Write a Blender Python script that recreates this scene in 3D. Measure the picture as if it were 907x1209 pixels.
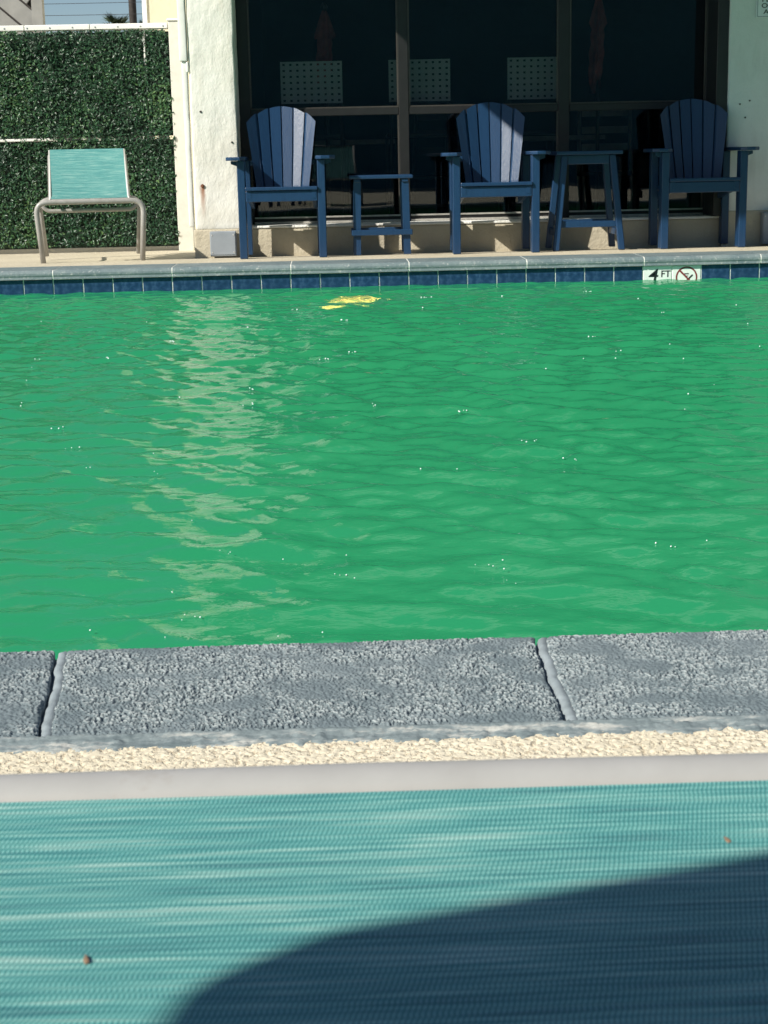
import bpy, bmesh, math, random
import numpy as np
from mathutils import Matrix, Vector
random.seed(7); rng = np.random.default_rng(11)
scene = bpy.context.scene
for o in list(bpy.data.objects): bpy.data.objects.remove(o)
COL = scene.collection
R = math.radians

# ------------------------------------------------------------------ camera
CAM_H = .58; PITCH = R(12.83); YAW = R(1.6); ROLL = R(1.19)
fwd = Vector((math.sin(YAW)*math.cos(PITCH), math.cos(YAW)*math.cos(PITCH), -math.sin(PITCH)))
rgt = Vector((math.cos(YAW), -math.sin(YAW), 0)); upv = rgt.cross(fwd)
cr = rgt*math.cos(ROLL) - upv*math.sin(ROLL); cu = upv*math.cos(ROLL) + rgt*math.sin(ROLL)
cd = bpy.data.cameras.new('camera'); cam = bpy.data.objects.new('camera', cd); COL.objects.link(cam)
m = Matrix.Identity(4)
for i in range(3):
    m[i][0] = cr[i]; m[i][1] = cu[i]; m[i][2] = -fwd[i]
m[2][3] = CAM_H
cam.matrix_world = m
cd.sensor_fit = 'VERTICAL'; cd.sensor_height = 36; cd.sensor_width = 36; cd.lens = 1850/1209*36
cd.clip_start = .02; cd.clip_end = 3000
cd.dof.use_dof = True; cd.dof.focus_distance = 3.6; cd.dof.aperture_fstop = 37
scene.camera = cam
# ------------------------------------------------------------------ sky, sun, exposure
SUN_AZ = 55; SUN_EL = 36.5
sv = Vector((-math.cos(R(SUN_EL))*math.sin(R(SUN_AZ)), -math.cos(R(SUN_EL))*math.cos(R(SUN_AZ)), math.sin(R(SUN_EL))))
w = bpy.data.worlds.new('World'); scene.world = w; w.use_nodes = True
nt = w.node_tree; bg = nt.nodes['Background']
sky = nt.nodes.new('ShaderNodeTexSky'); sky.sky_type = 'NISHITA'; sky.sun_disc = False
sky.sun_elevation = R(SUN_EL); sky.sun_rotation = math.atan2(sv.x, sv.y) % (2*math.pi)
sky.air_density = 1.0; sky.dust_density = .1; sky.ozone_density = 3.0
tint = nt.nodes.new('ShaderNodeMix'); tint.data_type = 'RGBA'; tint.blend_type = 'MULTIPLY'; tint.inputs[0].default_value = 1
tint.inputs[7].default_value = (1.0, 1.0, 1.02, 1)
nt.links.new(sky.outputs[0], tint.inputs[6]); nt.links.new(tint.outputs[2], bg.inputs[0]); bg.inputs[1].default_value = .058
sd = bpy.data.lights.new('sun', 'SUN'); sd.energy = 5.0; sd.angle = R(.6); sd.color = (1, .95, .86)
so = bpy.data.objects.new('sun', sd); COL.objects.link(so)
so.rotation_euler = sv.to_track_quat('Z', 'Y').to_euler(); so.location = (-6, -4, 9)
scene.view_settings.view_transform = 'Standard'; scene.view_settings.look = 'None'
scene.view_settings.exposure = .45; scene.view_settings.gamma = 1
scene.view_settings.use_curve_mapping = False

# ------------------------------------------------------------------ helpers
def link(name, me, mat=None, parent=None, loc=None):
    o = bpy.data.objects.new(name, me); COL.objects.link(o)
    if mat is not None and me is not None:
        for mm in (mat if isinstance(mat, (list, tuple)) else [mat]): me.materials.append(mm)
    if parent is not None: o.parent = parent
    if loc is not None: o.location = loc
    return o
def tag(o, label=None, cat=None, group=None, kind=None):
    if label: o['label'] = label
    if cat: o['category'] = cat
    if group: o['group'] = group
    if kind: o['kind'] = kind
    return o
def empty(name, loc=(0,0,0), rz=0):
    o = bpy.data.objects.new(name, None); COL.objects.link(o)
    o.location = loc; o.rotation_euler = (0,0,rz); o.empty_display_size = .1
    return o
def fin(bm, name, smooth=False):
    bmesh.ops.recalc_face_normals(bm, faces=bm.faces)
    me = bpy.data.meshes.new(name); bm.to_mesh(me); bm.free()
    if smooth:
        for p in me.polygons: p.use_smooth = True
    return me
def box_bm(bm, x0, x1, y0, y1, z0, z1, bev=0, seg=1, M=None):
    r = bmesh.ops.create_cube(bm, size=1)
    vs = r['verts']
    for v in vs:
        v.co = Vector(((x0+x1)/2+v.co.x*(x1-x0), (y0+y1)/2+v.co.y*(y1-y0), (z0+z1)/2+v.co.z*(z1-z0)))
    if bev > 0:
        es = list({e for v in vs for e in v.link_edges})
        r2 = bmesh.ops.bevel(bm, geom=es, offset=bev, segments=seg, affect='EDGES', profile=.5)
        vs = list({v for f in r2['faces'] for v in f.verts} | {v for v in vs if v.is_valid})
    if M is not None:
        for v in vs: v.co = M @ v.co
    return vs
def box(name, x0, x1, y0, y1, z0, z1, mat, parent=None, bev=.002, seg=1, M=None):
    bm = bmesh.new(); box_bm(bm, x0, x1, y0, y1, z0, z1, bev, seg, M)
    return link(name, fin(bm, name), mat, parent)
def loft(sections, close=False, caps=True):
    """sections: list of rings (lists of 3-D points, equal length)"""
    bm = bmesh.new(); rings = [[bm.verts.new(p) for p in s] for s in sections]
    n = len(rings[0])
    pairs = list(zip(rings, rings[1:])) + ([(rings[-1], rings[0])] if close else [])
    for a, b in pairs:
        for i in range(n):
            bm.faces.new((a[i], a[(i+1) % n], b[(i+1) % n], b[i]))
    if caps and not close:
        bm.faces.new(rings[0]); bm.faces.new(rings[-1])
    return bm
def tube_bm(pts, r, n=10):
    pts = [Vector(p) for p in pts]; secs = []
    t0 = (pts[1]-pts[0]).normalized()
    u = t0.orthogonal().normalized()
    for i, p in enumerate(pts):
        if i == 0: t = t0
        elif i == len(pts)-1: t = (pts[-1]-pts[-2]).normalized()
        else: t = ((pts[i]-pts[i-1]).normalized()+(pts[i+1]-pts[i]).normalized()).normalized()
        u = (u - t*u.dot(t)).normalized(); v = t.cross(u)
        rr = r[i] if isinstance(r, (list, tuple)) else r
        secs.append([p + (u*math.cos(2*math.pi*k/n)+v*math.sin(2*math.pi*k/n))*rr for k in range(n)])
    return loft(secs)
def tube(name, pts, r, mat, parent=None, n=10):
    return link(name, fin(tube_bm(pts, r, n), name, True), mat, parent)
def fillet(pts, r, seg=6):
    pts = [Vector(p) for p in pts]; out = [pts[0]]
    for a, b, c in zip(pts, pts[1:], pts[2:]):
        d1 = (a-b).normalized(); d2 = (c-b).normalized()
        p0 = b+d1*r; p2 = b+d2*r
        for k in range(seg+1):
            t = k/seg; out.append(p0*(1-t)**2 + b*2*t*(1-t) + p2*t*t)
    out.append(pts[-1]); return out
def prism_bm(poly, y0, y1):
    """polygon in XZ extruded along Y"""
    return loft([[(x, y0, z) for x, z in poly], [(x, y1, z) for x, z in poly]])
def grid_mesh(name, xs, ys, z, close_bottom=None):
    nx, ny = len(xs), len(ys)
    X, Y = np.meshgrid(xs, ys)
    co = np.stack([X, Y, z], -1).reshape(-1, 3)
    i = np.arange(nx*ny).reshape(ny, nx)
    f = np.stack([i[:-1,:-1], i[:-1,1:], i[1:,1:], i[1:,:-1]], -1).reshape(-1, 4)
    me = bpy.data.meshes.new(name)
    me.vertices.add(len(co)); me.vertices.foreach_set('co', co.astype(np.float32).ravel())
    me.loops.add(f.size); me.loops.foreach_set('vertex_index', f.astype(np.int32).ravel())
    me.polygons.add(len(f)); me.polygons.foreach_set('loop_start', np.arange(0, f.size, 4, dtype=np.int32))
    me.polygons.foreach_set('loop_total', np.full(len(f), 4, np.int32))
    me.polygons.foreach_set('use_smooth', np.ones(len(f), bool))
    me.update(); me.validate(); return me
def fnoise(ny, nx, lo, hi, seed, ax=1.0, pw=0):
    """band-passed noise, feature size between lo and hi samples, unit variance; ax stretches it along x"""
    g = np.random.default_rng(seed).standard_normal((ny, nx))
    fy = np.fft.fftfreq(ny)[:, None]; fx = np.fft.rfftfreq(nx)[None, :]*ax
    k = np.sqrt(fx**2+fy**2)+1e-9
    H = np.exp(-(k*lo)**2*2)*(1-np.exp(-(k*hi)**2*2))*k**pw
    n = np.fft.irfft2(np.fft.rfft2(g)*H, s=(ny, nx)); return n/n.std()
def text_mesh(name, s, size, mat, parent=None, depth=.0006, align='LEFT', sx=1):
    c = bpy.data.curves.new(name, 'FONT'); c.body = s; c.size = size; c.extrude = depth; c.align_x = align
    c.offset = size*.012
    o = bpy.data.objects.new(name, c); COL.objects.link(o)
    me = bpy.data.meshes.new_from_object(o.evaluated_get(bpy.context.evaluated_depsgraph_get()))
    bpy.data.objects.remove(o); bpy.data.curves.remove(c)
    me.name = name
    me.transform(Matrix.Rotation(R(90), 4, 'X') @ Matrix.Scale(sx, 4, (1,0,0)))
    return link(name, me, mat, parent)
def copy_tree(o, parent=None):
    c = o.copy(); COL.objects.link(c); c.parent = parent
    for ch in list(o.children): copy_tree(ch, c)
    return c

# ------------------------------------------------------------------ materials
class N:
    def __init__(s, name):
        s.m = bpy.data.materials.new(name); s.m.use_nodes = True; s.t = s.m.node_tree
        s.b = s.t.nodes['Principled BSDF']; s.out = s.t.nodes['Material Output']
    def n(s, typ, **kw):
        x = s.t.nodes.new(typ)
        for k, v in kw.items(): setattr(x, k, v)
        return x
    def l(s, a, b): s.t.links.new(a, b)
    def coord(s, scale=(1,1,1), kind='Object'):
        tc = s.n('ShaderNodeTexCoord'); mp = s.n('ShaderNodeMapping'); mp.inputs['Scale'].default_value = scale
        s.l(tc.outputs[kind], mp.inputs[0]); return mp.outputs[0]
    def noise(s, vec, sc, det=3, rough=.55):
        x = s.n('ShaderNodeTexNoise'); x.inputs['Scale'].default_value = sc; x.inputs['Detail'].default_value = det
        x.inputs['Roughness'].default_value = rough; s.l(vec, x.inputs['Vector']); return x.outputs['Fac']
    def ramp(s, fac, stops, interp='LINEAR'):
        x = s.n('ShaderNodeValToRGB'); x.color_ramp.interpolation = interp; e = x.color_ramp.elements
        while len(e) < len(stops): e.new(.5)
        for el, (p, c) in zip(e, stops):
            el.position = p; el.color = (*c, 1) if len(c) == 3 else c
        s.l(fac, x.inputs[0]); return x.outputs[0]
    def math(s, op, a, b=None, c=None):
        x = s.n('ShaderNodeMath', operation=op)
        for i, v in enumerate((a, b, c)):
            if v is None: continue
            if isinstance(v, (int, float)): x.inputs[i].default_value = v
            else: s.l(v, x.inputs[i])
        return x.outputs[0]
    def mix(s, fac, a, b, mode='MIX'):
        x = s.n('ShaderNodeMix', data_type='RGBA', blend_type=mode)
        for i, v in ((0, fac), (6, a), (7, b)):
            if isinstance(v, (int, float)): x.inputs[i].default_value = v
            elif isinstance(v, tuple): x.inputs[i].default_value = (*v, 1)
            else: s.l(v, x.inputs[i])
        return x.outputs[2]
    def bump(s, h, strength=.3, dist=.01):
        x = s.n('ShaderNodeBump'); x.inputs['Strength'].default_value = strength; x.inputs['Distance'].default_value = dist
        s.l(h, x.inputs['Height']); s.l(x.outputs[0], s.b.inputs['Normal']); return x.outputs[0]
    def set(s, col=None, rough=None, metal=None, spec=None):
        if col is not None:
            if isinstance(col, tuple): s.b.inputs['Base Color'].default_value = (*col, 1)
            else: s.l(col, s.b.inputs['Base Color'])
        if rough is not None:
            if isinstance(rough, (int, float)): s.b.inputs['Roughness'].default_value = rough
            else: s.l(rough, s.b.inputs['Roughness'])
        if metal is not None: s.b.inputs['Metallic'].default_value = metal
        if spec is not None: s.b.inputs['Specular IOR Level'].default_value = spec
        return s
def simple(name, col, rough=.5, metal=0, var=.12, sc=20, bump=.0, bsc=80, spec=.5):
    a = N(name); v = a.coord()
    f = a.noise(v, sc, 4)
    c0 = tuple(x*(1-var) for x in col); c1 = tuple(min(1, x*(1+var)) for x in col)
    a.set(a.ramp(f, [(.3, c0), (.7, c1)]), rough, metal, spec)
    if bump: a.bump(a.noise(v, bsc, 4), bump, .004)
    return a.m

M = {}
def mat_stucco(name, base, dirt, bump=.55):
    a = N(name); v = a.coord()
    f1 = a.noise(v, 3.5, 5, .6); f2 = a.noise(a.coord((1.6, 1.6, .35)), 9, 4, .6)
    c = a.mix(a.ramp(f1, [(.42, (0,0,0)), (.72, (.55,.55,.55))]), base, dirt)
    c = a.mix(a.ramp(f2, [(.55, (0,0,0)), (.8, (.35,.35,.35))]), c, tuple(x*.72 for x in dirt))
    a.set(c, .75, spec=.25)
    h = a.math('ADD', a.math('MULTIPLY', a.noise(v, 14, 5, .6), 1.0), a.math('MULTIPLY', a.noise(v, 70, 3), .35))
    a.bump(h, bump, .03); return a.m
M['stucco'] = mat_stucco('white_stucco', (.80,.80,.76), (.62,.60,.52))
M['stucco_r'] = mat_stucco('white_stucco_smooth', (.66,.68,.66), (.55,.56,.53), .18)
M['curb'] = mat_stucco('beige_masonry', (.50,.45,.34), (.38,.33,.25), .35)
M['cream'] = mat_stucco('cream_render', (.66,.61,.44), (.60,.55,.40), .12)
M['vinyl'] = simple('white_vinyl', (.78,.77,.71), .45, var=.05)
M['post'] = simple('ivory_vinyl', (.62,.60,.52), .5, var=.07)
def mat_rust_pillar():
    a = N('white_stucco_rust_run'); v = a.coord()
    f1 = a.noise(v, 3.5, 5, .6); f2 = a.noise(a.coord((2, 2, .35)), 9, 4, .6)
    c = a.mix(a.ramp(f1, [(.42, (0,0,0)), (.72, (.5,.5,.5))]), (.74,.725,.66), (.60,.57,.47))
    c = a.mix(a.ramp(f2, [(.56, (0,0,0)), (.8, (.4,.4,.4))]), c, (.48,.44,.34))
    # rust run below an old fixing, in the pillar's own coordinates
    tc = a.n('ShaderNodeTexCoord'); sp = a.n('ShaderNodeSeparateXYZ'); a.l(tc.outputs['Object'], sp.inputs[0])
    wob = a.math('MULTIPLY', a.math('SUBTRACT', a.noise(a.coord((1,1,.3)), 60, 3), .5), .02)
    dx = a.math('ABSOLUTE', a.math('ADD', a.math('SUBTRACT', sp.outputs[0], -.797), wob))
    mx = a.n('ShaderNodeMapRange'); mx.inputs[1].default_value = .004; mx.inputs[2].default_value = .02
    mx.inputs[3].default_value = 1; mx.inputs[4].default_value = 0; a.l(dx, mx.inputs[0])
    mz = a.n('ShaderNodeMapRange'); mz.inputs[1].default_value = .21; mz.inputs[2].default_value = .40; a.l(sp.outputs[2], mz.inputs[0])
    top = a.math('LESS_THAN', sp.outputs[2], .42)
    k = a.math('MULTIPLY', a.math('MULTIPLY', mx.outputs[0], mz.outputs[0]), top)
    c = a.mix(a.math('MULTIPLY', k, .9), c, (.27,.09,.025))
    a.set(c, .75, spec=.25)
    h = a.math('ADD', a.noise(a.coord((1,1,.55)), 9, 6, .62), a.math('MULTIPLY', a.noise(v, 60, 3), .10))
    a.bump(h, .42, .03); return a.m
M['pillar'] = mat_rust_pillar()
def mat_poly():
    a = N('navy_lumber'); v = a.coord((1,1,1)); g = a.coord((60, 60, 3))
    f = a.noise(g, 3, 4); f2 = a.noise(v, 160, 2)
    c = a.ramp(a.math('ADD', a.math('MULTIPLY', f, .6), a.math('MULTIPLY', f2, .4)), [(.3, (.006,.029,.078)), (.7, (.011,.046,.110))])
    a.set(c, .38, spec=.55); a.bump(a.math('ADD', f, a.math('MULTIPLY', f2, .6)), .25, .004); return a.m
M['navy'] = mat_poly()
def mat_sling():
    a = N('turquoise_sling'); tc = a.n('ShaderNodeTexCoord'); sp = a.n('ShaderNodeSeparateXYZ'); a.l(tc.outputs['UV'], sp.inputs[0])
    x, y = sp.outputs[0], sp.outputs[1]
    cv = a.n('ShaderNodeCombineXYZ'); a.l(a.math('MULTIPLY', x, 13), cv.inputs[0]); a.l(a.math('MULTIPLY', y, 330), cv.inputs[1])
    s1 = a.noise(cv.outputs[0], 1, 3, .6)
    cv2 = a.n('ShaderNodeCombineXYZ'); a.l(a.math('MULTIPLY', x, 5), cv2.inputs[0]); a.l(a.math('MULTIPLY', y, 70), cv2.inputs[1])
    s2 = a.noise(cv2.outputs[0], 1, 2)
    st = a.math('ADD', a.math('MULTIPLY', s1, .62), a.math('MULTIPLY', s2, .38))
    col = a.ramp(st, [(.37, (.008,.14,.16)), (.46, (.040,.28,.268)), (.53, (.125,.39,.35)), (.62, (.36,.58,.51))])
    ph = a.math('ADD', a.math('MULTIPLY', x, 2*math.pi/.0020), a.math('MULTIPLY', y, 2*math.pi/.0085))
    ph = a.math('ADD', ph, a.math('MULTIPLY', a.noise(cv2.outputs[0], 3, 2), 7))
    w1 = a.math('ADD', a.math('MULTIPLY', a.math('SINE', ph), .5), .5)
    w2 = a.math('ADD', a.math('MULTIPLY', a.math('SINE', a.math('MULTIPLY', y, 2*math.pi/.0042)), .5), .5)
    wv = a.math('MULTIPLY', w1, a.math('ADD', a.math('MULTIPLY', w2, .6), .4))
    col = a.mix(wv, a.mix(.56, col, (.022,.105,.108)), a.mix(.28, col, (.50,.80,.73)))
    a.set(col, .55, spec=.35); a.bump(wv, .35, .0006); return a.m
M['sling'] = mat_sling()
def mat_tube():
    a = N('taupe_tube'); v = a.coord()
    a.set(a.ramp(a.noise(v, 25, 4), [(.3, (.30,.285,.26)), (.7, (.37,.355,.33))]), .38, spec=.5); return a.m
M['tube'] = mat_tube()
def mat_endbar():
    a = N('pale_grey_tube'); v = a.coord()
    c = a.ramp(a.noise(v, 30, 4), [(.3, (.33,.325,.31)), (.7, (.37,.365,.35))])
    c = a.mix(a.ramp(a.noise(v, 14, 5, .7), [(.62, (0,0,0)), (.75, (.6,.6,.6))]), c, (.27,.235,.20))
    a.set(c, .5, spec=.4); return a.m
M['endbar'] = mat_endbar()
def mat_coping():
    a = N('blue_grey_coping_paint'); v = a.coord()
    at = a.n('ShaderNodeAttribute'); at.attribute_name = 'wear'
    f = a.noise(v, 9, 5, .6); f3 = a.noise(v, 140, 3)
    c = a.ramp(f, [(.3, (.122,.157,.170)), (.7, (.178,.215,.227))])
    tip = a.math('ADD', at.outputs['Fac'], a.math('MULTIPLY', a.math('SUBTRACT', f3, .5), .5))
    c = a.mix(a.ramp(tip, [(.45, (0,0,0)), (.85, (.85,.85,.85))]), c, (.37,.41,.405))
    a.set(c, .6, spec=.35); a.bump(a.math('ADD', a.noise(v, 260, 3), a.math('MULTIPLY', f3, .8)), .4, .0022); return a.m
M['coping'] = mat_coping()
M['mortar'] = simple('blue_grey_mortar', (.25,.29,.305), .55, var=.22, sc=30, bump=.3, bsc=90)
def mat_farcoping():
    a = N('worn_coping_paint'); v = a.coord()
    c = a.ramp(a.noise(v, 7, 4), [(.3, (.12,.165,.18)), (.7, (.19,.235,.24))])
    c = a.mix(a.ramp(a.noise(v, 55, 4, .7), [(.56, (0,0,0)), (.70, (.8,.8,.8))]), c, (.46,.47,.44))
    a.set(c, .6, spec=.3); a.bump(a.noise(v, 60, 4), .4, .008); return a.m
M['farcoping'] = mat_farcoping()
def mat_deck(name, b0, b1, pit):
    a = N(name); v = a.coord()
    f = a.noise(v, 2.2, 5, .6); f2 = a.noise(v, 130, 4, .6)
    c = a.ramp(f, [(.3, b0), (.7, b1)])
    c = a.mix(a.ramp(f2, [(.36, (.8,.8,.8)), (.48, (0,0,0))]), c, pit)
    a.set(c, .8, spec=.2); a.bump(a.ramp(f2, [(.36, (0,0,0)), (.5, (1,1,1))]), .5, .003); return a.m
M['deck'] = mat_deck('cream_spray_deck', (.66,.59,.44), (.74,.67,.52), (.44,.36,.25))
M['fardeck'] = mat_deck('cream_deck_worn', (.54,.485,.36), (.64,.575,.44), (.38,.32,.22))
a = N('grey_edge_paint'); v_ = a.coord((.22, 1, 1))
c_ = a.ramp(a.noise(v_, 70, 5, .65), [(.38, (.135,.17,.178)), (.54, (.21,.25,.255)), (.66, (.44,.445,.41))])
a.set(c_, .6, spec=.3); a.bump(a.noise(a.coord((.5,1,1)), 120, 4), .5, .003); M['sealant'] = a.m
M['ground'] = simple('pale_sandy_ground', (.40,.36,.28), .9, var=.2, sc=.6, bump=.3, bsc=12)
def mat_tile():
    a = N('blue_pool_tile'); v = a.coord(); oi = a.n('ShaderNodeObjectInfo')
    f = a.noise(v, 28, 5, .65)
    c = a.ramp(f, [(.28, (.006,.022,.065)), (.5, (.016,.047,.115)), (.75, (.055,.115,.215))])
    c = a.mix(a.math('MULTIPLY', oi.outputs['Random'], .45), c, (.012,.03,.07))
    a.set(c, .18, spec=.5); a.bump(a.noise(v, 18, 3), .15, .004); return a.m
M['tile'] = mat_tile()
M['grout'] = simple('pale_grout', (.74,.74,.68), .8, var=.15, sc=60)
M['wtile'] = simple('white_marker_tile', (.72,.76,.72), .2, var=.05)
M['ink'] = simple('black_print', (.012,.014,.016), .4, var=.1)
M['redink'] = simple('maroon_print', (.19,.035,.035), .4, var=.1)
M['basin'] = simple('green_tinged_plaster', (.10,.36,.20), .7, var=.15, sc=3)
M['frame'] = simple('dark_bronze_aluminium', (.012,.012,.012), .45, metal=0, var=.2)
M['frame_lit'] = simple('sunlit_bronze_bead', (.085,.077,.068), .35, metal=.4, var=.15)  # lighter copy of the frame colour, sun on the mullions painted in
M['alum'] = simple('bare_aluminium_track', (.52,.50,.46), .4, metal=.5, var=.2)
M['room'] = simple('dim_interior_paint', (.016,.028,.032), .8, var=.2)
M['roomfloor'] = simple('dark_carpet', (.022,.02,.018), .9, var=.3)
M['whitechair'] = simple('white_perforated_metal', (.70,.69,.64), .45, var=.04)
M['darkwood'] = simple('dark_stained_wood', (.035,.02,.014), .4, var=.3)
M['palewood'] = simple('pale_wood', (.30,.26,.20), .5, var=.2)
M['umbrella'] = simple('dark_red_canvas', (.40,.085,.07), .85, var=.35, sc=14, bump=.3)
M['gbox'] = simple('grey_paint_box', (.26,.29,.32), .5, var=.08, sc=10)
M['rust'] = simple('rusty_iron', (.14,.05,.02), .8, var=.4, sc=60)
M['greywood'] = simple('weathered_grey_boards', (.24,.24,.225), .7, var=.12, sc=8)
M['polewood'] = simple('creosoted_pole', (.045,.04,.036), .8, var=.3)
M['wire'] = simple('black_cable', (.03,.03,.032), .6)
M['frond'] = simple('palm_leaf_green', (.045,.07,.03), .6, var=.4)
M['signwhite'] = simple('white_sign_face', (.70,.72,.73), .4, var=.03)
M['roof'] = simple('painted_soffit', (.16,.15,.14), .7, var=.1)
M['tealwall'] = simple('dark_teal_render', (.10,.28,.35), .8, var=.1, sc=2)  # teal picked to tint what the windows mirror
M['hole'] = simple('dark_fixing_hole', (.03,.028,.025), .9)
M['foam'] = simple('bubble_skin', (.88,.92,.92), .08, var=.02, spec=.8)
M['bug'] = simple('brown_speck', (.20,.13,.08), .6, var=.4, sc=400)
M['lamp_rim'] = simple('steel_lamp_rim', (.5,.5,.5), .3, metal=.9)
a = N('pool_lamp_glass'); a.set((.9,.8,.5), .3)          # bright facets painted into the lens emission to sparkle through the water
vo = a.n('ShaderNodeTexVoronoi'); vo.inputs['Scale'].default_value = 30; a.l(a.coord(), vo.inputs['Vector'])
a.l(a.ramp(vo.outputs['Distance'], [(.12, (1, .62, .18)), (.34, (.22, .09, .010)), (.6, (.02, .008, .0))]), a.b.inputs['Emission Color'])
a.b.inputs['Emission Strength'].default_value = 62; M['lamp'] = a.m
def mat_glass():
    a = N('tinted_window_glass'); t = a.t
    tr = a.n('ShaderNodeBsdfTransparent'); tr.inputs[0].default_value = (.73,.735,.73,1)
    gl = a.n('ShaderNodeBsdfGlossy'); gl.inputs['Roughness'].default_value = .01; gl.inputs[0].default_value = (.9,.97,1,1)
    fr = a.n('ShaderNodeFresnel'); fr.inputs[0].default_value = 1.5
    bp = a.n('ShaderNodeBump'); bp.inputs['Strength'].default_value = .04; bp.inputs['Distance'].default_value = .02
    a.l(a.noise(a.coord(), 2.2, 1), bp.inputs['Height']); a.l(bp.outputs[0], gl.inputs['Normal'])
    mx = a.n('ShaderNodeMixShader'); a.l(a.math('MULTIPLY', fr.outputs[0], 1.0), mx.inputs[0]); a.l(tr.outputs[0], mx.inputs[1]); a.l(gl.outputs[0], mx.inputs[2])
    a.l(mx.outputs[0], a.out.inputs[0]); return a.m
M['glass'] = mat_glass()
def mat_water():
    a = N('turbid_green_water'); v = a.coord((1, 1.5, 1))
    h = a.math('ADD', a.noise(v, 26, 3, .6), a.math('MULTIPLY', a.noise(v, 75, 2), .28))
    bp = a.n('ShaderNodeBump'); bp.inputs['Strength'].default_value = .35; bp.inputs['Distance'].default_value = .004; a.l(h, bp.inputs['Height'])
    df = a.n('ShaderNodeBsdfDiffuse')
    a.l(a.ramp(a.noise(a.coord(), .5, 3), [(.3, (.022,.300,.122)), (.7, (.030,.330,.140))]), df.inputs[0])
    up = a.n('ShaderNodeCombineXYZ'); up.inputs[2].default_value = 1; a.l(up.outputs[0], df.inputs['Normal'])   # light scattered back from below the surface
    rf = a.n('ShaderNodeBsdfRefraction'); rf.inputs['IOR'].default_value = 1.33; rf.inputs['Roughness'].default_value = .03; a.l(bp.outputs[0], rf.inputs['Normal'])
    rf.inputs[0].default_value = (.75, .95, .8, 1)
    gl = a.n('ShaderNodeBsdfGlossy'); gl.inputs['Roughness'].default_value = .02; a.l(bp.outputs[0], gl.inputs['Normal'])
    fr = a.n('ShaderNodeFresnel'); fr.inputs[0].default_value = 1.33; a.l(bp.outputs[0], fr.inputs['Normal'])
    m1 = a.n('ShaderNodeMixShader'); m1.inputs[0].default_value = .12; a.l(df.outputs[0], m1.inputs[1]); a.l(rf.outputs[0], m1.inputs[2])
    m2 = a.n('ShaderNodeMixShader'); a.l(a.math('MULTIPLY', fr.outputs[0], .80), m2.inputs[0]); a.l(m1.outputs[0], m2.inputs[1]); a.l(gl.outputs[0], m2.inputs[2])
    a.l(m2.outputs[0], a.out.inputs[0]); return a.m
M['water'] = mat_water()
def mat_leaf():
    a = N('plastic_boxwood_leaf'); at = a.n('ShaderNodeAttribute'); at.attribute_name = 'tint'
    c = a.ramp(at.outputs['Fac'], [(0, (.008,.034,.015)), (.45, (.018,.066,.027)), (.8, (.042,.108,.036)), (1, (.10,.18,.06))])
    a.set(c, .42, spec=.4); return a.m
M['leaf'] = mat_leaf()
M['hedgeback'] = simple('dark_green_mesh', (.008,.022,.012), .8, var=.4, sc=60)

# ------------------------------------------------------------------ the setting: ground, decks, pool
PX0, PX1 = -6.0, 7.0            # pool ends
YN, YF = 1.851, 8.75            # noses of the near and far coping
WZ = -.13                       # water level
def ring(name, xo, yo, xi, yi, z, mat):
    bm = bmesh.new()
    o = [bm.verts.new((x, y, z)) for x, y in ((xo[0],yo[0]),(xo[1],yo[0]),(xo[1],yo[1]),(xo[0],yo[1]))]
    i = [bm.verts.new((x, y, z)) for x, y in ((xi[0],yi[0]),(xi[1],yi[0]),(xi[1],yi[1]),(xi[0],yi[1]))]
    for k in range(4): bm.faces.new((o[k], o[(k+1)%4], i[(k+1)%4], i[k]))
    return link(name, fin(bm, name), mat)
tag(ring('ground', (-900, 900), (-900, 900), (PX0-.2, PX1+.2), (YN-.2, YF+.2), -.11, M['ground']), kind='structure')
# near deck: fine relief where the photograph shows it
xs = np.unique(np.concatenate([np.linspace(-9, -.62, 30), np.arange(-.62, .72, .0019), np.linspace(.72, 10, 30)]))
ys = np.unique(np.concatenate([np.linspace(-8, 1.36, 20), np.arange(1.36, 1.532, .0019)]))
ny, nx = len(ys), len(xs)
h = fnoise(ny, nx, 1.6, 9, 3, 1.0) + .5*fnoise(ny, nx, 4, 30, 4)
h = -np.clip(-h-.35, 0, 1.1)*.0015
inner = ((xs[None, :] > -.62) & (xs[None, :] < .72) & (ys[:, None] > 1.36))
z = np.where(inner, h, -.0003)-.007
tag(link('pool_deck', grid_mesh('pool_deck', xs, ys, z), M['deck']), kind='structure')
# far deck falls away from the pool a little
xs = np.concatenate([np.linspace(-9, 10, 60)]); ys = np.concatenate([[9.075], np.linspace(9.1, 10.0, 10), np.linspace(10.1, 14.5, 16)])
zz = np.where(ys < 9.45, -.003, np.maximum(-.003-.045*(ys-9.45), -.03))
z = np.repeat(zz[:, None], len(xs), 1)
tag(link('terrace', grid_mesh('terrace', xs, ys, z), M['fardeck']), kind='structure')
for i, (x0, x1) in enumerate(((-9, PX0-.34), (PX1+.34, 10))):
    tag(box('side_deck', x0, x1, 1.532, 9.072, -.10, -.004, M['deck'], bev=.002), kind='structure')

# pool shell
shell = box('pool_shell', PX0-.19, PX1+.19, YN-.19, YF+.19, -1.6, -1.45, M['basin']); tag(shell, kind='structure')
wall_far = box('pool_wall', PX0-.18, PX1+.18, YF+.0235, YF+.188, -1.449, -.052, M['grout'], bev=0); tag(wall_far, kind='structure')
wall_near = box('pool_wall', PX0-.18, PX1+.18, YN-.188, YN-.04, -1.449, -.052, M['basin'], bev=0); tag(wall_near, kind='structure')
for x0, x1 in ((PX0-.18, PX0-.05), (PX1+.05, PX1+.18)):
    tag(box('pool_wall', x0, x1, YN-.039, YF+.0225, -1.449, -.052, M['basin'], bev=0), kind='structure')

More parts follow.
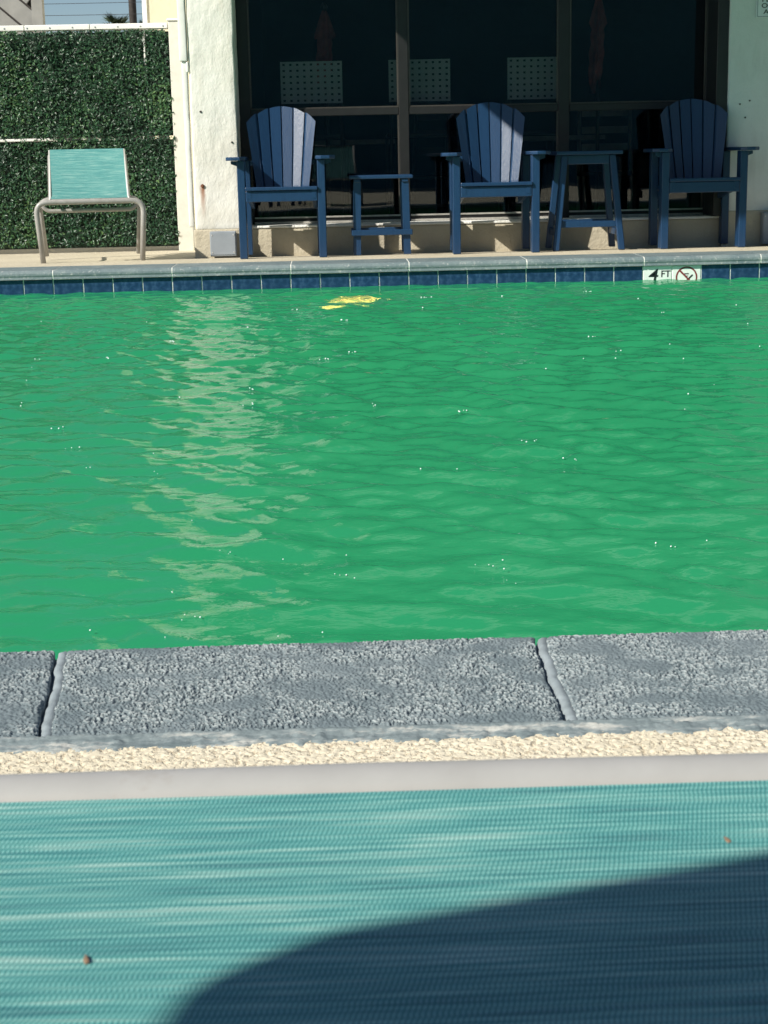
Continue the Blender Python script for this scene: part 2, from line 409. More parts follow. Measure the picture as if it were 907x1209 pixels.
# water
ys = np.concatenate([np.arange(YN-.037, 4.2, .0135), np.arange(4.2, YF+.02, .017), [YF+.022]]); xs = np.concatenate([np.arange(PX0-.04, -2.6, .06), np.arange(-2.6, 3.2, .018), np.arange(3.2, PX1+.04, .06)])
X, Y = np.meshgrid(xs, ys)
hh = np.zeros_like(X); rw = np.random.default_rng(21)
gx = .5*np.sin(X*1.3+Y*.7)+.5*np.sin(X*.6-Y*1.15+1.9)
for k in range(110):
    lam = math.exp(rw.uniform(math.log(.055), math.log(.30))); th = rw.normal(R(20), R(36)) if k % 5 else rw.normal(R(62), R(25)); kk = 2*math.pi/lam
    sl = .0225*(lam/.15)**-.15
    env = 1+.55*np.sin(X*rw.uniform(.5,1.6)+Y*rw.uniform(.4,1.4)+rw.uniform(0,6.28))
    ph = kk*(X*math.sin(th)+Y*math.cos(th)) + .9*gx*rw.uniform(.3,1.6) + rw.uniform(0, 6.28)
    hh += sl/kk*env*(np.sin(ph)+.22*np.sin(2*ph+1.2))
hh *= np.clip((YF+.02-Y)/.4, .6, 1)
tag(link('water', grid_mesh('water', xs, ys, WZ+hh), M['water']), kind='structure')

# coping stones: near side, two wavy mortar joints in view
cop_near = box('pool_coping', PX0-.34, PX1+.34, 1.56, YN-.03, -.050, -.014, M['mortar'], bev=0); tag(cop_near, kind='structure')
def jcurve(k, v):               # x of joint k at v (0 = pool nose, 1 = deck side)
    base = {-1: (-.945, -.94), 0: (-.350, -.316), 1: (.236, .233), 2: (.845, .838)}[k]
    x = base[0]+(base[1]-base[0])*(3*v*v-2*v**3)
    if k == 0: x = float(np.interp(v, [0.008, 0.37, 0.712, 0.976, 1.076], [-0.3475, -0.332, -0.3228, -0.3159, -0.3123]))
    if k == 1: x = float(np.interp(v, [-0.021, 0.34, 0.597, 0.879, 1.028], [0.2434, 0.237, 0.2367, 0.2373, 0.2373]))
    return x + .0010*math.sin(v*15+k*2) + .0006*math.sin(v*41+k)
def near_stone(kl, kr, seed, nu, nv):
    v = np.concatenate([[-.01, -.01], np.linspace(-.004, 1, nv)]); Y = YN - v*.305
    u = np.linspace(0, 1, nu)
    xl = np.array([jcurve(kl, max(0, t)) for t in v]) + .005; xr = np.array([jcurve(kr, max(0, t)) for t in v]) - .009
    X = xl[:, None]*(1-u)+xr[:, None]*u
    sy, sx = len(v), nu
    n1 = fnoise(sy, sx, 1.5, 6, seed, 1.0); n2 = fnoise(sy, sx, 3.2, 15, seed+1, 1.25); patch = fnoise(sy, sx, 26, 120, seed+2, 1.5)
    rough = np.clip(.92+.30*patch, .42, 1.15)
    h = np.tanh(1.5*(.75*n1+.5*n2))*rough
    z = h*.00155 - .0010
    # worn rounded rims
    du = np.minimum(u[None, :]*(xr-xl)[:, None], (1-u)[None, :]*(xr-xl)[:, None])
    z -= .003*np.exp(-du/.0022)
    dn = np.clip(v, 0, 1)[:, None]*.296
    z -= .010*np.clip(1-dn/.018, 0, 1)**2.2
    z -= .002*np.exp(-((1-v)[:, None]*.296)/.004)
    Yg = np.repeat(Y[:, None], nu, 1)
    z[0, :] = -.05; z[1, :] = -.032; Yg[0, :] = YN+.000; Yg[1, :] = YN+.004
    co = np.stack([X, Yg, z], -1)
    # skirts down the other three sides
    def pad(c, axis, first):
        s = np.take(c, [0 if first else -1], axis=axis).copy(); s[..., 2] = -.05
        return np.concatenate([s, c] if first else [c, s], axis=axis)
    co = pad(pad(pad(co, 0, False), 1, True), 1, False)
    w = np.clip((h+.15)/1.15, 0, 1)
    w[-5:, :] *= .2; w = np.pad(w, ((0,1),(1,1)))
    ny, nx = co.shape[:2]
    me = grid_mesh('coping_stone', np.arange(nx), np.arange(ny), np.zeros((ny, nx)))
    me.vertices.foreach_set('co', co.astype(np.float32).ravel()); me.flip_normals(); me.update()
    at = me.attributes.new('wear', 'FLOAT', 'POINT'); at.data.foreach_set('value', w.astype(np.float32).ravel())
    return link('coping_stone', me, M['coping'], cop_near)
near_stone(-1, 0, 31, 470, 205); near_stone(0, 1, 41, 470, 205); near_stone(1, 2, 51, 470, 205)
def far_bed():
    d = .0016; prof = [(.004, -.0495)] + [(.022+d-.024*math.cos(t), -.024-d+.024*math.sin(t)) for t in np.linspace(-.6, math.pi/2, 6)] + [(.318, -d), (.318, -.0495)]
    return link('pool_coping', fin(loft([[(xx, YF+a_, b_) for a_, b_ in prof] for xx in (PX0-.34, PX1+.34)]), 'pool_coping'), M['grout'])
def joint_fill(k):
    bm = bmesh.new(); n = 60; rows = []
    for i in range(n+1):
        v = i/n; y = YN+.002 - v*.306; x = jcurve(k, v); wob = .0008*math.sin(i*.33+k)+.0003*math.sin(i*1.3)
        prof = ((-.0125, -.013), (-.0072, -.0115), (-.0050, -.0042), (-.001, -.0021), (.004, -.0016), (.011, -.009))
        dz = -.010*max(0, 1-v*.3/.02)**2
        rows.append([bm.verts.new((x+a_+(wob if 0 < j < 5 else 0), y, b_+dz+random.uniform(-.0005,.0005))) for j, (a_, b_) in enumerate(prof)])
    for a_, b_ in zip(rows, rows[1:]):
        for j in range(5): bm.faces.new((a_[j], a_[j+1], b_[j+1], b_[j]))
    return link('mortar_joint', fin(bm, 'mortar_joint', True), M['mortar'], cop_near)
joint_fill(0); joint_fill(1)
# plainer stones further along the near side
x = .852
def plain_stone(x0, x1, yn, back, sgn, mat, parent):
    prof = [(0, -.05)] + [(.022-.024*math.cos(t), -.024+.024*math.sin(t)) for t in np.linspace(-.6, math.pi/2, 6)] + [(back-.004, 0), (back, -.004), (back, -.05)]
    r = loft([[(xx, yn+sgn*a_, b_) for a_, b_ in prof] for xx in (x0, x1)])
    return link('coping_stone', fin(r, 'coping_stone'), mat, parent)
xx = .852
while xx < PX1-.1: plain_stone(xx, xx+.582, YN+.002, .30, -1, M['coping'], cop_near); xx += .592
xx = -.952
while xx > PX0+.1: plain_stone(xx-.582, xx, YN+.002, .30, -1, M['coping'], cop_near); xx -= .592
# uneven painted edge between coping and deck
xs = np.arange(-.95, 1.0, .003); ys = np.linspace(1.511, 1.556, 22)
e = fnoise(len(ys), len(xs), 2, 10, 77, .35); prof = np.interp(ys, [1.511, 1.519, 1.533, 1.546, 1.556], [-.014, -.0066, -.0045, -.0006, -.012])
edge = np.cumsum(fnoise(1, len(xs), 3, 40, 78)[0])*.0; edge = fnoise(4, len(xs), 4, 60, 79)[0]*.003
z = np.stack([np.interp(ys - edge[i]*(ys < 1.535), ys, prof) for i in range(len(xs))], 1) + e*.00055
tag(link('edge_strip', grid_mesh('edge_strip', xs, ys, z), M['sealant']), kind='structure')

# far coping and tile band
cop_far = tag(far_bed(), kind='structure')
JX = -1.553; CL = .6545
k0 = -8
for k in range(k0, 9+4):
    x0 = JX+k*CL+.0035; x1 = JX+(k+1)*CL-.0035
    if x0 < PX0-.3 or x1 > PX1+.3: continue
    s = plain_stone(x0, x1, YF, .325, 1, M['farcoping'], cop_far)
tl = CL/4
bm = bmesh.new(); box_bm(bm, -tl/2+.0032, tl/2-.0032, -.003, .003, -.156, 0, .0015, 1); tile_me = fin(bm, 'tile'); tile_me.materials.append(M['tile'])
markers = []
for k in range(k0*4, 52):
    xc = JX+(k+.5)*tl-.002
    if xc < PX0 or xc > PX1: continue
    o = bpy.data.objects.new('tile', tile_me); COL.objects.link(o); o.parent = wall_far
    dz = random.uniform(-.0015, .0015)
    o.location = (xc, YF+.0225+random.uniform(-.0006, .0006), -.054+dz); o.rotation_euler = (random.uniform(-.006,.006), 0, random.uniform(-.008,.008))
    if k in (20, 21): markers.append(o)
for o in markers:
    me = tile_me.copy(); me.materials.clear(); me.materials.append(M['wtile']); o.data = me; o.rotation_euler = (0,0,0); o.name = 'depth_marker'
# "4 FT" and the no-diving mark
t = text_mesh('numeral', '4', .088, M['ink'], markers[0], .0005, 'CENTER', 1.25); t.location = (-.026, -.0036, -.079)
for v in t.data.vertices: v.co.x += (v.co.z)*.18
t = text_mesh('lettering', 'FT', .052, M['ink'], markers[0], .0005, 'CENTER'); t.location = (.046, -.0036, -.062)
def flat_ring(name, r0, r1, y, mat, parent, cz):
    bm = bmesh.new(); n = 48; secs = []
    for i in range(n):
        c, s = math.cos(2*math.pi*i/n), math.sin(2*math.pi*i/n)
        secs.append([(r0*c, y, cz+r0*s), (r1*c, y, cz+r1*s), (r1*c, y+.001, cz+r1*s), (r0*c, y+.001, cz+r0*s)])
    return link(name, fin(loft(secs, close=True), name), mat, parent)
flat_ring('prohibition_ring', .052, .061, -.0036, M['redink'], markers[1], -.066)
def bar2(name, x0, z0, x1, z1, wd, y, mat, parent):
    d = Vector((x1-x0, 0, z1-z0)); nrm = Vector((-d.z, 0, d.x)).normalized()*wd/2
    a_, b_ = Vector((x0, 0, z0)), Vector((x1, 0, z1))
    poly = [(p.x, p.z) for p in (a_+nrm, a_-nrm, b_-nrm, b_+nrm)]
    return link(name, fin(prism_bm(poly, y, y+.001), name), mat, parent)
bar2('prohibition_bar', -.038, -.028, .038, -.104, .010, -.0047, M['redink'], markers[1])
bar2('diver_body', .034, -.052, .002, -.084, .009, -.0037, M['ink'], markers[1])
bar2('diver_arm', .004, -.082, -.02, -.1, .006, -.00365, M['ink'], markers[1])
bar2('wave_mark', -.014, -.046, .012, -.046, .006, -.00365, M['ink'], markers[1])
bar2('wave_mark', -.012, -.058, .008, -.058, .004, -.00365, M['ink'], markers[1])
# underwater lamp, lit
lampo = empty('pool_lamp', (.10, YF+.021, -.74)); tag(lampo, 'lit round underwater lamp glowing golden through green water below the tiles', 'lamp')
def disc_lathe(name, prof, mat, parent, n=28):
    secs = [[(r*math.cos(2*math.pi*i/n), y, r*math.sin(2*math.pi*i/n)) for i in range(n)] for r, y in prof]
    return link(name, fin(loft(secs), name, True), mat, parent)
disc_lathe('rim', [(.15, .002), (.195, .0), (.195, -.022), (.172, -.028), (.17, -.012)], M['lamp_rim'], lampo)
disc_lathe('lens', [(.169, -.008), (.169, -.014), (.13, -.03), (.07, -.038), (.005, -.04)], M['lamp'], lampo)

# bubbles that sparkle on the water
bm = bmesh.new(); rb = random.Random(5)
cl = []
for i in range(95):
    y = 2.0+6.2*rb.random()**1.15; x = rb.uniform(-.30*y+.1, .34*y)
    if i % 3 == 0:
        for q in range(rb.randint(1, 4)): cl.append((x+rb.uniform(-.03, .03), y+rb.uniform(-.03, .03), y))
    cl.append((x, y, y))
for x, y, d in cl:
    r_ = rb.uniform(.0003, .00075)*(.8+d*.62)
    q = bmesh.ops.create_icosphere(bm, subdivisions=1, radius=r_)
    for v in q['verts']: v.co += Vector((x, y, WZ+.004+r_*.3))
tag(link('bubbles', fin(bm, 'bubbles', True), M['foam']), 'tiny white bubbles sparkling all over the green water', 'bubbles', kind='stuff')

# ------------------------------------------------------------------ pool house
BY = 9.85
house = empty('pool_house', (.8, BY, 0)); tag(house, 'white stucco building with dark tinted window wall and deep roof canopy', 'building')
def hp(name, *a_, **k_):
    o = box(name, *a_, **k_); o.parent = house; o.matrix_parent_inverse = Matrix.Translation(-house.location); return o
def rough_block(name, x0, x1, y0, y1, z0, z1, mat, amp, step, seed, parent_house=True, bev=.012):
    bm = bmesh.new(); box_bm(bm, x0, x1, y0, y1, z0, z1, bev, 3)
    for ax, lo, hi in ((0, x0, x1), (1, y0, y1), (2, z0, z1)):
        n = int((hi-lo)/step)
        for i in range(1, n):
            p = lo+(hi-lo)*i/n; co = Vector((0,0,0)); no = Vector((0,0,0)); co[ax] = p; no[ax] = 1
            bmesh.ops.bisect_plane(bm, geom=list(bm.verts)+list(bm.edges)+list(bm.faces), plane_co=co, plane_no=no)
    from mathutils import noise
    for v in bm.verts:
        p = v.co*14+Vector((seed, 0, 0)); q = v.co*4
        v.co += Vector((noise.noise(p), noise.noise(p+Vector((9,2,4))), 0))*amp + Vector((noise.noise(q), noise.noise(q+Vector((3,7,1))), 0))*amp*1.3
    me = fin(bm, name, True)
    o = link(name, me, mat)
    if parent_house: o.parent = house; o.matrix_parent_inverse = Matrix.Translation(-house.location)
    return o
rough_block('pillar', -.848, -.571, BY, 10.16, .15, 2.53, M['pillar'], .0035, .035, 1)
rough_block('plinth', -.862, -.574, BY-.006, 10.2, -.06, .155, M['curb'], .003, .05, 2)
rough_block('wall', 2.436, 6.9, BY, 10.16, -.06, 2.53, M['stucco_r'], .002, .25, 3)
rough_block('curb', -.573, 2.435, 9.93, 10.30, -.07, .150, M['curb'], .003, .06, 4)
rough_block('sill', -.570, 2.434, 9.924, 10.125, .1505, .166, M['stucco'], .002, .06, 5, bev=.004)
rough_block('base_band', 2.440, 6.85, BY-.007, BY+.06, -.06, .20, M['curb'], .002, .25, 6)
hp('header', -.570, 2.435, 10.02, 10.3, 2.15, 2.53, M['stucco_r'])
hp('side_wall', -.80, -.60, 10.201, 14.6, -.09, 2.53, M['stucco'])
hp('roof_canopy', -.93, 7.2, 7.62, 15.0, 2.531, 2.78, M['roof'], bev=.01)
hp('upper_wall', -.80, 6.9, 9.9, 14.9, 2.781, 5.6, M['stucco_r'])
# window wall
FY0, FY1 = 10.14, 10.20
jx = [(-.570, -.500), (.430, .492), (1.434, 1.504), (2.365, 2.435)]
for x0, x1 in jx: hp('mullion', x0, x1, FY0, FY1, .167, 2.149, M['frame'], bev=.003)
for (a0, a1), (b0, b1) in zip(jx, jx[1:]):
    hp('transom', a1+.001, b0-.001, FY0+.004, FY1-.004, .827, .872, M['frame'], bev=.003)
    hp('bottom_rail', a1+.001, b0-.001, FY0+.004, FY1-.004, .168, .205, M['frame'], bev=.003)
    hp('track', a1+.002, b0-.002, FY0-.004, FY0+.003, .200, .210, M['alum'], bev=.001)
    hp('track', a1+.002, b0-.002, FY0-.016, FY0-.002, .1675, .180, M['alum'], bev=.001)
    hp('sunlit_bead', a1+.0015, b0-.0015, FY0+.010, FY0+.024, .8725, .880, M['frame_lit'], bev=.001)  # lighter beads carry the sun painted onto the frame
    hp('sunlit_bead', a1+.0005, a1+.010, FY0+.008, FY0+.022, .882, 2.12, M['frame_lit'], bev=.001)
    hp('sunlit_bead', b0-.010, b0-.0005, FY0+.008, FY0+.022, .882, 2.12, M['frame_lit'], bev=.001)
    hp('sunlit_bead', b0-.010, b0-.0005, FY0+.008, FY0+.022, .21, .826, M['frame_lit'], bev=.001)
    for z0, z1 in ((.2055, .8265), (.8805, 2.149)):
        hp('pane', a1+.0002, b0-.0002, 10.168, 10.174, z0, z1, M['glass'], bev=0)
hp('jamb_return', 2.366, 2.4355, 9.866, 10.139, .1675, 2.149, M['frame'], bev=.003)
# room behind the glass
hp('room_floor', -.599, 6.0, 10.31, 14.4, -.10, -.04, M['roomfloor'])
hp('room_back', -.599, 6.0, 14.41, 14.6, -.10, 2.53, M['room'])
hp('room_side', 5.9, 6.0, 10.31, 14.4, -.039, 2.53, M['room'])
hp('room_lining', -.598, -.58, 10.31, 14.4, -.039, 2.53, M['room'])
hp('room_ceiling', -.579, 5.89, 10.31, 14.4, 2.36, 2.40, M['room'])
# holes and fixings on the pillar
def peg(name, x, z, r_, mat, y=BY-.003):
    o = disc_lathe(name, [(r_, .006), (r_, -.002), (r_*.6, -.004)], mat, house, 10)
    o.location = Vector((x, y, z))-house.location; return o
peg('fixing_hole', -.788, .859, .007, M['hole']); peg('fixing_hole', -.606, .675, .006, M['hole']); peg('fixing_bolt', -.797, .418, .011, M['rust'])
for x, z in ((2.51, .84), (2.57, .86), (2.545, .76), (2.71, .33)): peg('fixing_hole', x, z, .005, M['hole'])

# rainwater pipe and its lower conduit
dp = empty('downpipe', (-.873, BY, .17)); tag(dp, 'white square downpipe stepping to a narrower pipe beside the stucco pillar', 'pipe')
def pipe(name, x0, x1, y0, y1, z0, z1, seed, amp):
    o = rough_block(name, x0+.86, x1+.86, y0-BY, y1-BY, z0-.17, z1-.17, M['vinyl'], amp, .05, seed, False, .006); o.parent = dp; return o
pipe('upper_pipe', -.888, -.842, BY-.012, BY+.06, 1.155, 2.528, 11, .0015)
pipe('lower_pipe', -.878, -.847, BY+.002, BY+.05, .17, 1.153, 12, .004)
pipe('clamp', -.85, -.836, BY-.006, BY+.02, 1.09, 1.152, 13, .003)
# grey service boxes
def gbox(x0, x1, z1, lab):
    g = empty('service_box', ((x0+x1)/2, BY-.06, -.003)); hw = (x1-x0)/2
    box('case', -hw, hw, -.02, .045, -.004, z1, M['gbox'], g, bev=.004); cv_ = box('cover', -hw+.006, hw-.006, -.0235, -.0203, .006, z1-.008, M['gbox'], g, bev=.001)
    for sx in (-1, 1):
        for zz in (.02, z1-.022):
            s = disc_lathe('screw', [(.004, .001), (.004, -.001), (.002, -.0018)], M['alum'], cv_, 8); s.location = (sx*(hw-.014), -.0238, zz)
    tag(g, lab, 'service box', 'grey boxes at the foot of the wall')
gbox(-.760, -.600, .146, 'small grey metal box at the foot of the white pillar'); gbox(2.655, 2.84, .19, 'grey metal box against the shaded wall beside a navy chair')
# notice on the right wall
sg = empty('notice_sign', (2.742, BY-.012, 1.345)); tag(sg, 'white notice board with dark capitals high on the shaded wall', 'sign')
box('board', -.152, .152, -.003, .004, 0, .30, M['signwhite'], sg, bev=.001)
for x0, x1, z0, z1 in ((-.146, .146, .004, .008), (-.146, .146, .292, .296), (-.146, -.142, .009, .291), (.142, .146, .009, .291)): box('border', x0, x1, -.0042, -.0032, z0, z1, M['gbox'], sg, bev=0)
for s_, z_, xo in (('ALLOWED', .022, -.108), ('ON POOL', .057, -.122), ('PERSONS', .092, -.120)):
    t = text_mesh('lettering', s_, .037, M['ink'], sg, .0004, 'LEFT', 1.3); t.location = (xo, -.0038, z_)

# ------------------------------------------------------------------ fence and leaf screen
fence = empty('vinyl_fence', (-2.4, 10.98, -.03)); tag(fence, 'white vinyl picket fence behind the artificial leaf screen', 'fence')
def fp(name, x0, x1, y0, y1, z0, z1, mat, bev=.003):
    o = box(name, x0, x1, y0, y1, z0, z1, mat, bev=bev); o.parent = fence; o.matrix_parent_inverse = Matrix.Translation(-fence.location); return o
xx = -4.6
while xx < -1.12:
    fp('picket', xx, min(xx+.072, -1.067), 10.975, 10.995, .02, 1.425, M['vinyl']); xx += .098
for x0, x1 in ((-4.6, -3.25), (-3.246, -2.02), (-2.016, -1.586), (-1.582, -1.07)):
    fp('top_rail', x0, x1, 10.93, 11.01, 1.432, 1.468, M['vinyl'], .004)
for i in range(15):
    o = disc_lathe('rail_screw', [(.005, .002), (.005, -.002), (.002, -.003)], M['gbox'], fence, 8); o.location = Vector((-3.2+i*.15, 10.929, 1.449))-fence.location
fp('lower_rail', -4.6, -1.09, 10.9965, 11.03, .30, .36, M['vinyl']); fp('added_batten', -4.4, -1.872, 10.905, 10.95, .717, .735, M['vinyl']); fp('added_batten', -1.235, -1.223, 10.915, 10.95, 1.2, 1.41, M['vinyl'])  # battens added in the leaf seams, set forward to catch the sun
for x0 in (-1.062, -3.2):
    p_ = fp('post', x0, x0+.105, 10.90, 11.05, -.04, 1.475, M['post'], .004)
    box('post_cap', x0-.01, x0+.115, 10.89, 11.06, 1.476, 1.492, M['vinyl'], p_, bev=.006)
hedge = empty('leaf_screen', (-2.2, 10.93, -.02)); tag(hedge, 'dark green artificial boxwood leaf screen covering the white fence', 'hedge')
hx0, hx1, hz1 = -4.4, -1.066, 1.415
panels = [(-4.4, -1.235, .738, hz1), (-1.223, hx1, .738, hz1), (-4.4, hx1, .0, .714)]
for x0, x1, z0, z1 in panels:
    o = box('backing_mesh', x0, x1, 10.955, 10.962, z0, z1, M['hedgeback'], bev=0); o.parent = hedge; o.matrix_parent_inverse = Matrix.Translation(-hedge.location)
nl = 27000
lx = rng.uniform(hx0, hx1, nl); lx = np.where(rng.random(nl) < .75, rng.uniform(-2.45, hx1+.012, nl), lx); lz = rng.uniform(.015, hz1+.012, nl)
from mathutils import noise as mn
V = []; Fc = []; T = []
for i in range(nl):
    x, z = lx[i], lz[i]
    if abs(z-.726) < .017 and x < -1.86 and random.random() < .5: continue
    if abs(x+1.229) < .012 and z > 1.2 and random.random() < .4: continue
    if x > hx1-.02 and mn.noise(Vector((z*30, 0, 0))) < -.05: continue
    dpt = random.random()**.6*.055; y = 10.952-dpt - .022*mn.noise(Vector((x*6, z*6, 1)))
    L = random.uniform(.008, .0155); W = L*random.uniform(.38, .55)
    nrm = Vector((random.gauss(0, .55), -1, random.gauss(.35, .5))).normalized()
    d = Vector((random.gauss(0,1), random.gauss(0,.3), random.gauss(.3,1))); d = (d-nrm*d.dot(nrm)).normalized(); s = nrm.cross(d)
    c = Vector((x, y, z)); b = len(V); fold = nrm*W*.35
    V += [c-d*L, c+s*W+fold-d*L*.1, c+d*L, c-s*W+fold-d*L*.1]; Fc += [(b, b+1, b+2), (b, b+2, b+3)]
    tv = min(1, max(0, .42+.22*random.gauss(0,1)+.5*mn.noise(Vector((x*2.6, z*2.6, 4)))+.2*mn.noise(Vector((x*9, z*9, 2))))); T += [tv]*4
me = bpy.data.meshes.new('leaves'); me.from_pydata([tuple(v) for v in V], [], Fc); at = me.attributes.new('tint', 'FLOAT', 'POINT'); at.data.foreach_set('value', T)
o = link('leaves', me, M['leaf']); o.parent = hedge; o.matrix_parent_inverse = Matrix.Translation(-hedge.location); o['kind'] = 'stuff'

# ------------------------------------------------------------------ beyond the fence
st = empty('outdoor_stair', (-2.75, 14.2, -.1)); tag(st, 'grey boarded outdoor staircase rising behind the fence', 'staircase')
def stp(name, *a_, **k_):
    o = box(name, *a_, **k_); o.parent = st; o.matrix_parent_inverse = Matrix.Translation(-st.location); return o
stp('post', -2.530, -2.437, 14.10, 14.20, -.1, 3.2, M['greywood'])
for i in range(5):              # boards follow the flight, gaps between them
    z0 = 2.62-i*.215; th = R(-41)
    c = Matrix.Translation((-2.53, 14.16, z0-.66)) @ Matrix.Rotation(-th, 4, 'Y')
    stp('side_board', -3.2, .0, -.02, .02, -.073, .073, M['greywood'], M=c)
stp('dark_backing', -4.2, -2.50, 14.24, 14.3, -.1, 3.1, M['polewood'])  # dark sheet added behind the boards to keep their gaps dark
bb = empty('cream_building', (-.9, 14.6, -.1)); tag(bb, 'cream rendered wall with white corner trim beyond the fence', 'building')
def bbp(name, *a_, **k_):
    o = box(name, *a_, **k_); o.parent = bb; o.matrix_parent_inverse = Matrix.Translation(-bb.location); return o
bbp('wall', -1.535, -.85, 14.0, 20, -.1, 5.5, M['cream']); bbp('corner_trim', -1.575, -1.5355, 13.985, 14.08, -.1, 5.5, M['vinyl'])
# utility pole with cables, palm tops
pl = empty('utility_pole', (-3.56, 30, -.1)); tag(pl, 'dark wooden utility pole rising beyond the fence', 'pole')
tube('shaft', [(0,0,0), (.02,0,9.5)], [.075, .06], M['polewood'], pl, 12); box('crossarm', -1.1, 1.1, -.06, .06, 8.6, 8.75, M['polewood'], pl)
for z_, zl, y_ in ((3.36, 3.20, 29.6), (3.56, 3.36, 29.3)):
    pts = []
    for i in range(25):
        t = i/24; pts.append((-9+14*t, y_, zl+(z_-zl)*t-.25*4*t*(1-t)*.5))
    tag(tube('overhead_cable', pts, .0045, M['wire'], n=6), 'thin dark overhead cable crossing the sky, %s' % ('higher one' if z_ > 3.5 else 'lower one'), 'cable')
def palm(x, y, zc, rad, seed, lab, nf=34):
    p_ = empty('palm_tree', (x, y, -.1)); tag(p_, lab, 'palm', 'palm tops beyond the fence'); rr = random.Random(seed)
    tube('trunk', [(0,0,0), (.05,0,zc*.5), (0,0,zc)], [.16,.12,.10], M['polewood'], p_, 10)
    bm = bmesh.new()
    for i in range(nf):
        az = rr.uniform(0, 6.28); el = rr.uniform(-.3, 1.35); L = rad*rr.uniform(.75, 1.15); d = Vector((math.cos(az)*math.cos(el), math.sin(az)*math.cos(el), math.sin(el)))
        tip0 = Vector((0,0,zc))+d*L*.55
        for j in range(13):
            sp = (j-6)/6*1.1; sd_ = d.cross(Vector((0,0,1))); sd_ = sd_.normalized() if sd_.length > .01 else Vector((1,0,0))
            dd = (d*math.cos(sp)+sd_*math.sin(sp)+Vector((0,0,rr.uniform(-.1,.08)))).normalized(); q = tip0+dd*L*.5*rr.uniform(.8,1.1)-Vector((0,0,.05*L)); sw = dd.orthogonal().normalized()*.018*rad/.6
            bm.faces.new([bm.verts.new(v) for v in (tip0-sw, tip0+sw, q)])
        sw = sd_*.012; a0 = Vector((0,0,zc)); bm.faces.new([bm.verts.new(v) for v in (a0-sw, a0+sw, tip0+sw, tip0-sw)])
    link('crown', fin(bm, 'crown'), M['frond'], p_)
palm(-3.95, 30.5, 2.95, .42, 1, 'spiky palm top standing just left of the utility pole'); palm(-3.42, 31, 2.9, .40, 2, 'spiky palm top half behind the utility pole'); palm(-5.35, 33, 3.02, .25, 3, 'small palm tip by the grey staircase post')
# unseen wall added behind the loungers to darken and tint the glass reflections
cw = empty('reflection_wall', (0, -9, -.1)); tag(cw, 'unseen plain teal wall added behind the foreground lounger for the window reflections', 'wall')
box('wall_body', -16, 16, -.15, .15, 0, 4.6, M['tealwall'], cw, bev=.01); box('coping_cap', -16.1, 16.1, -.22, .22, 4.601, 4.68, M['roof'], cw, bev=.01)

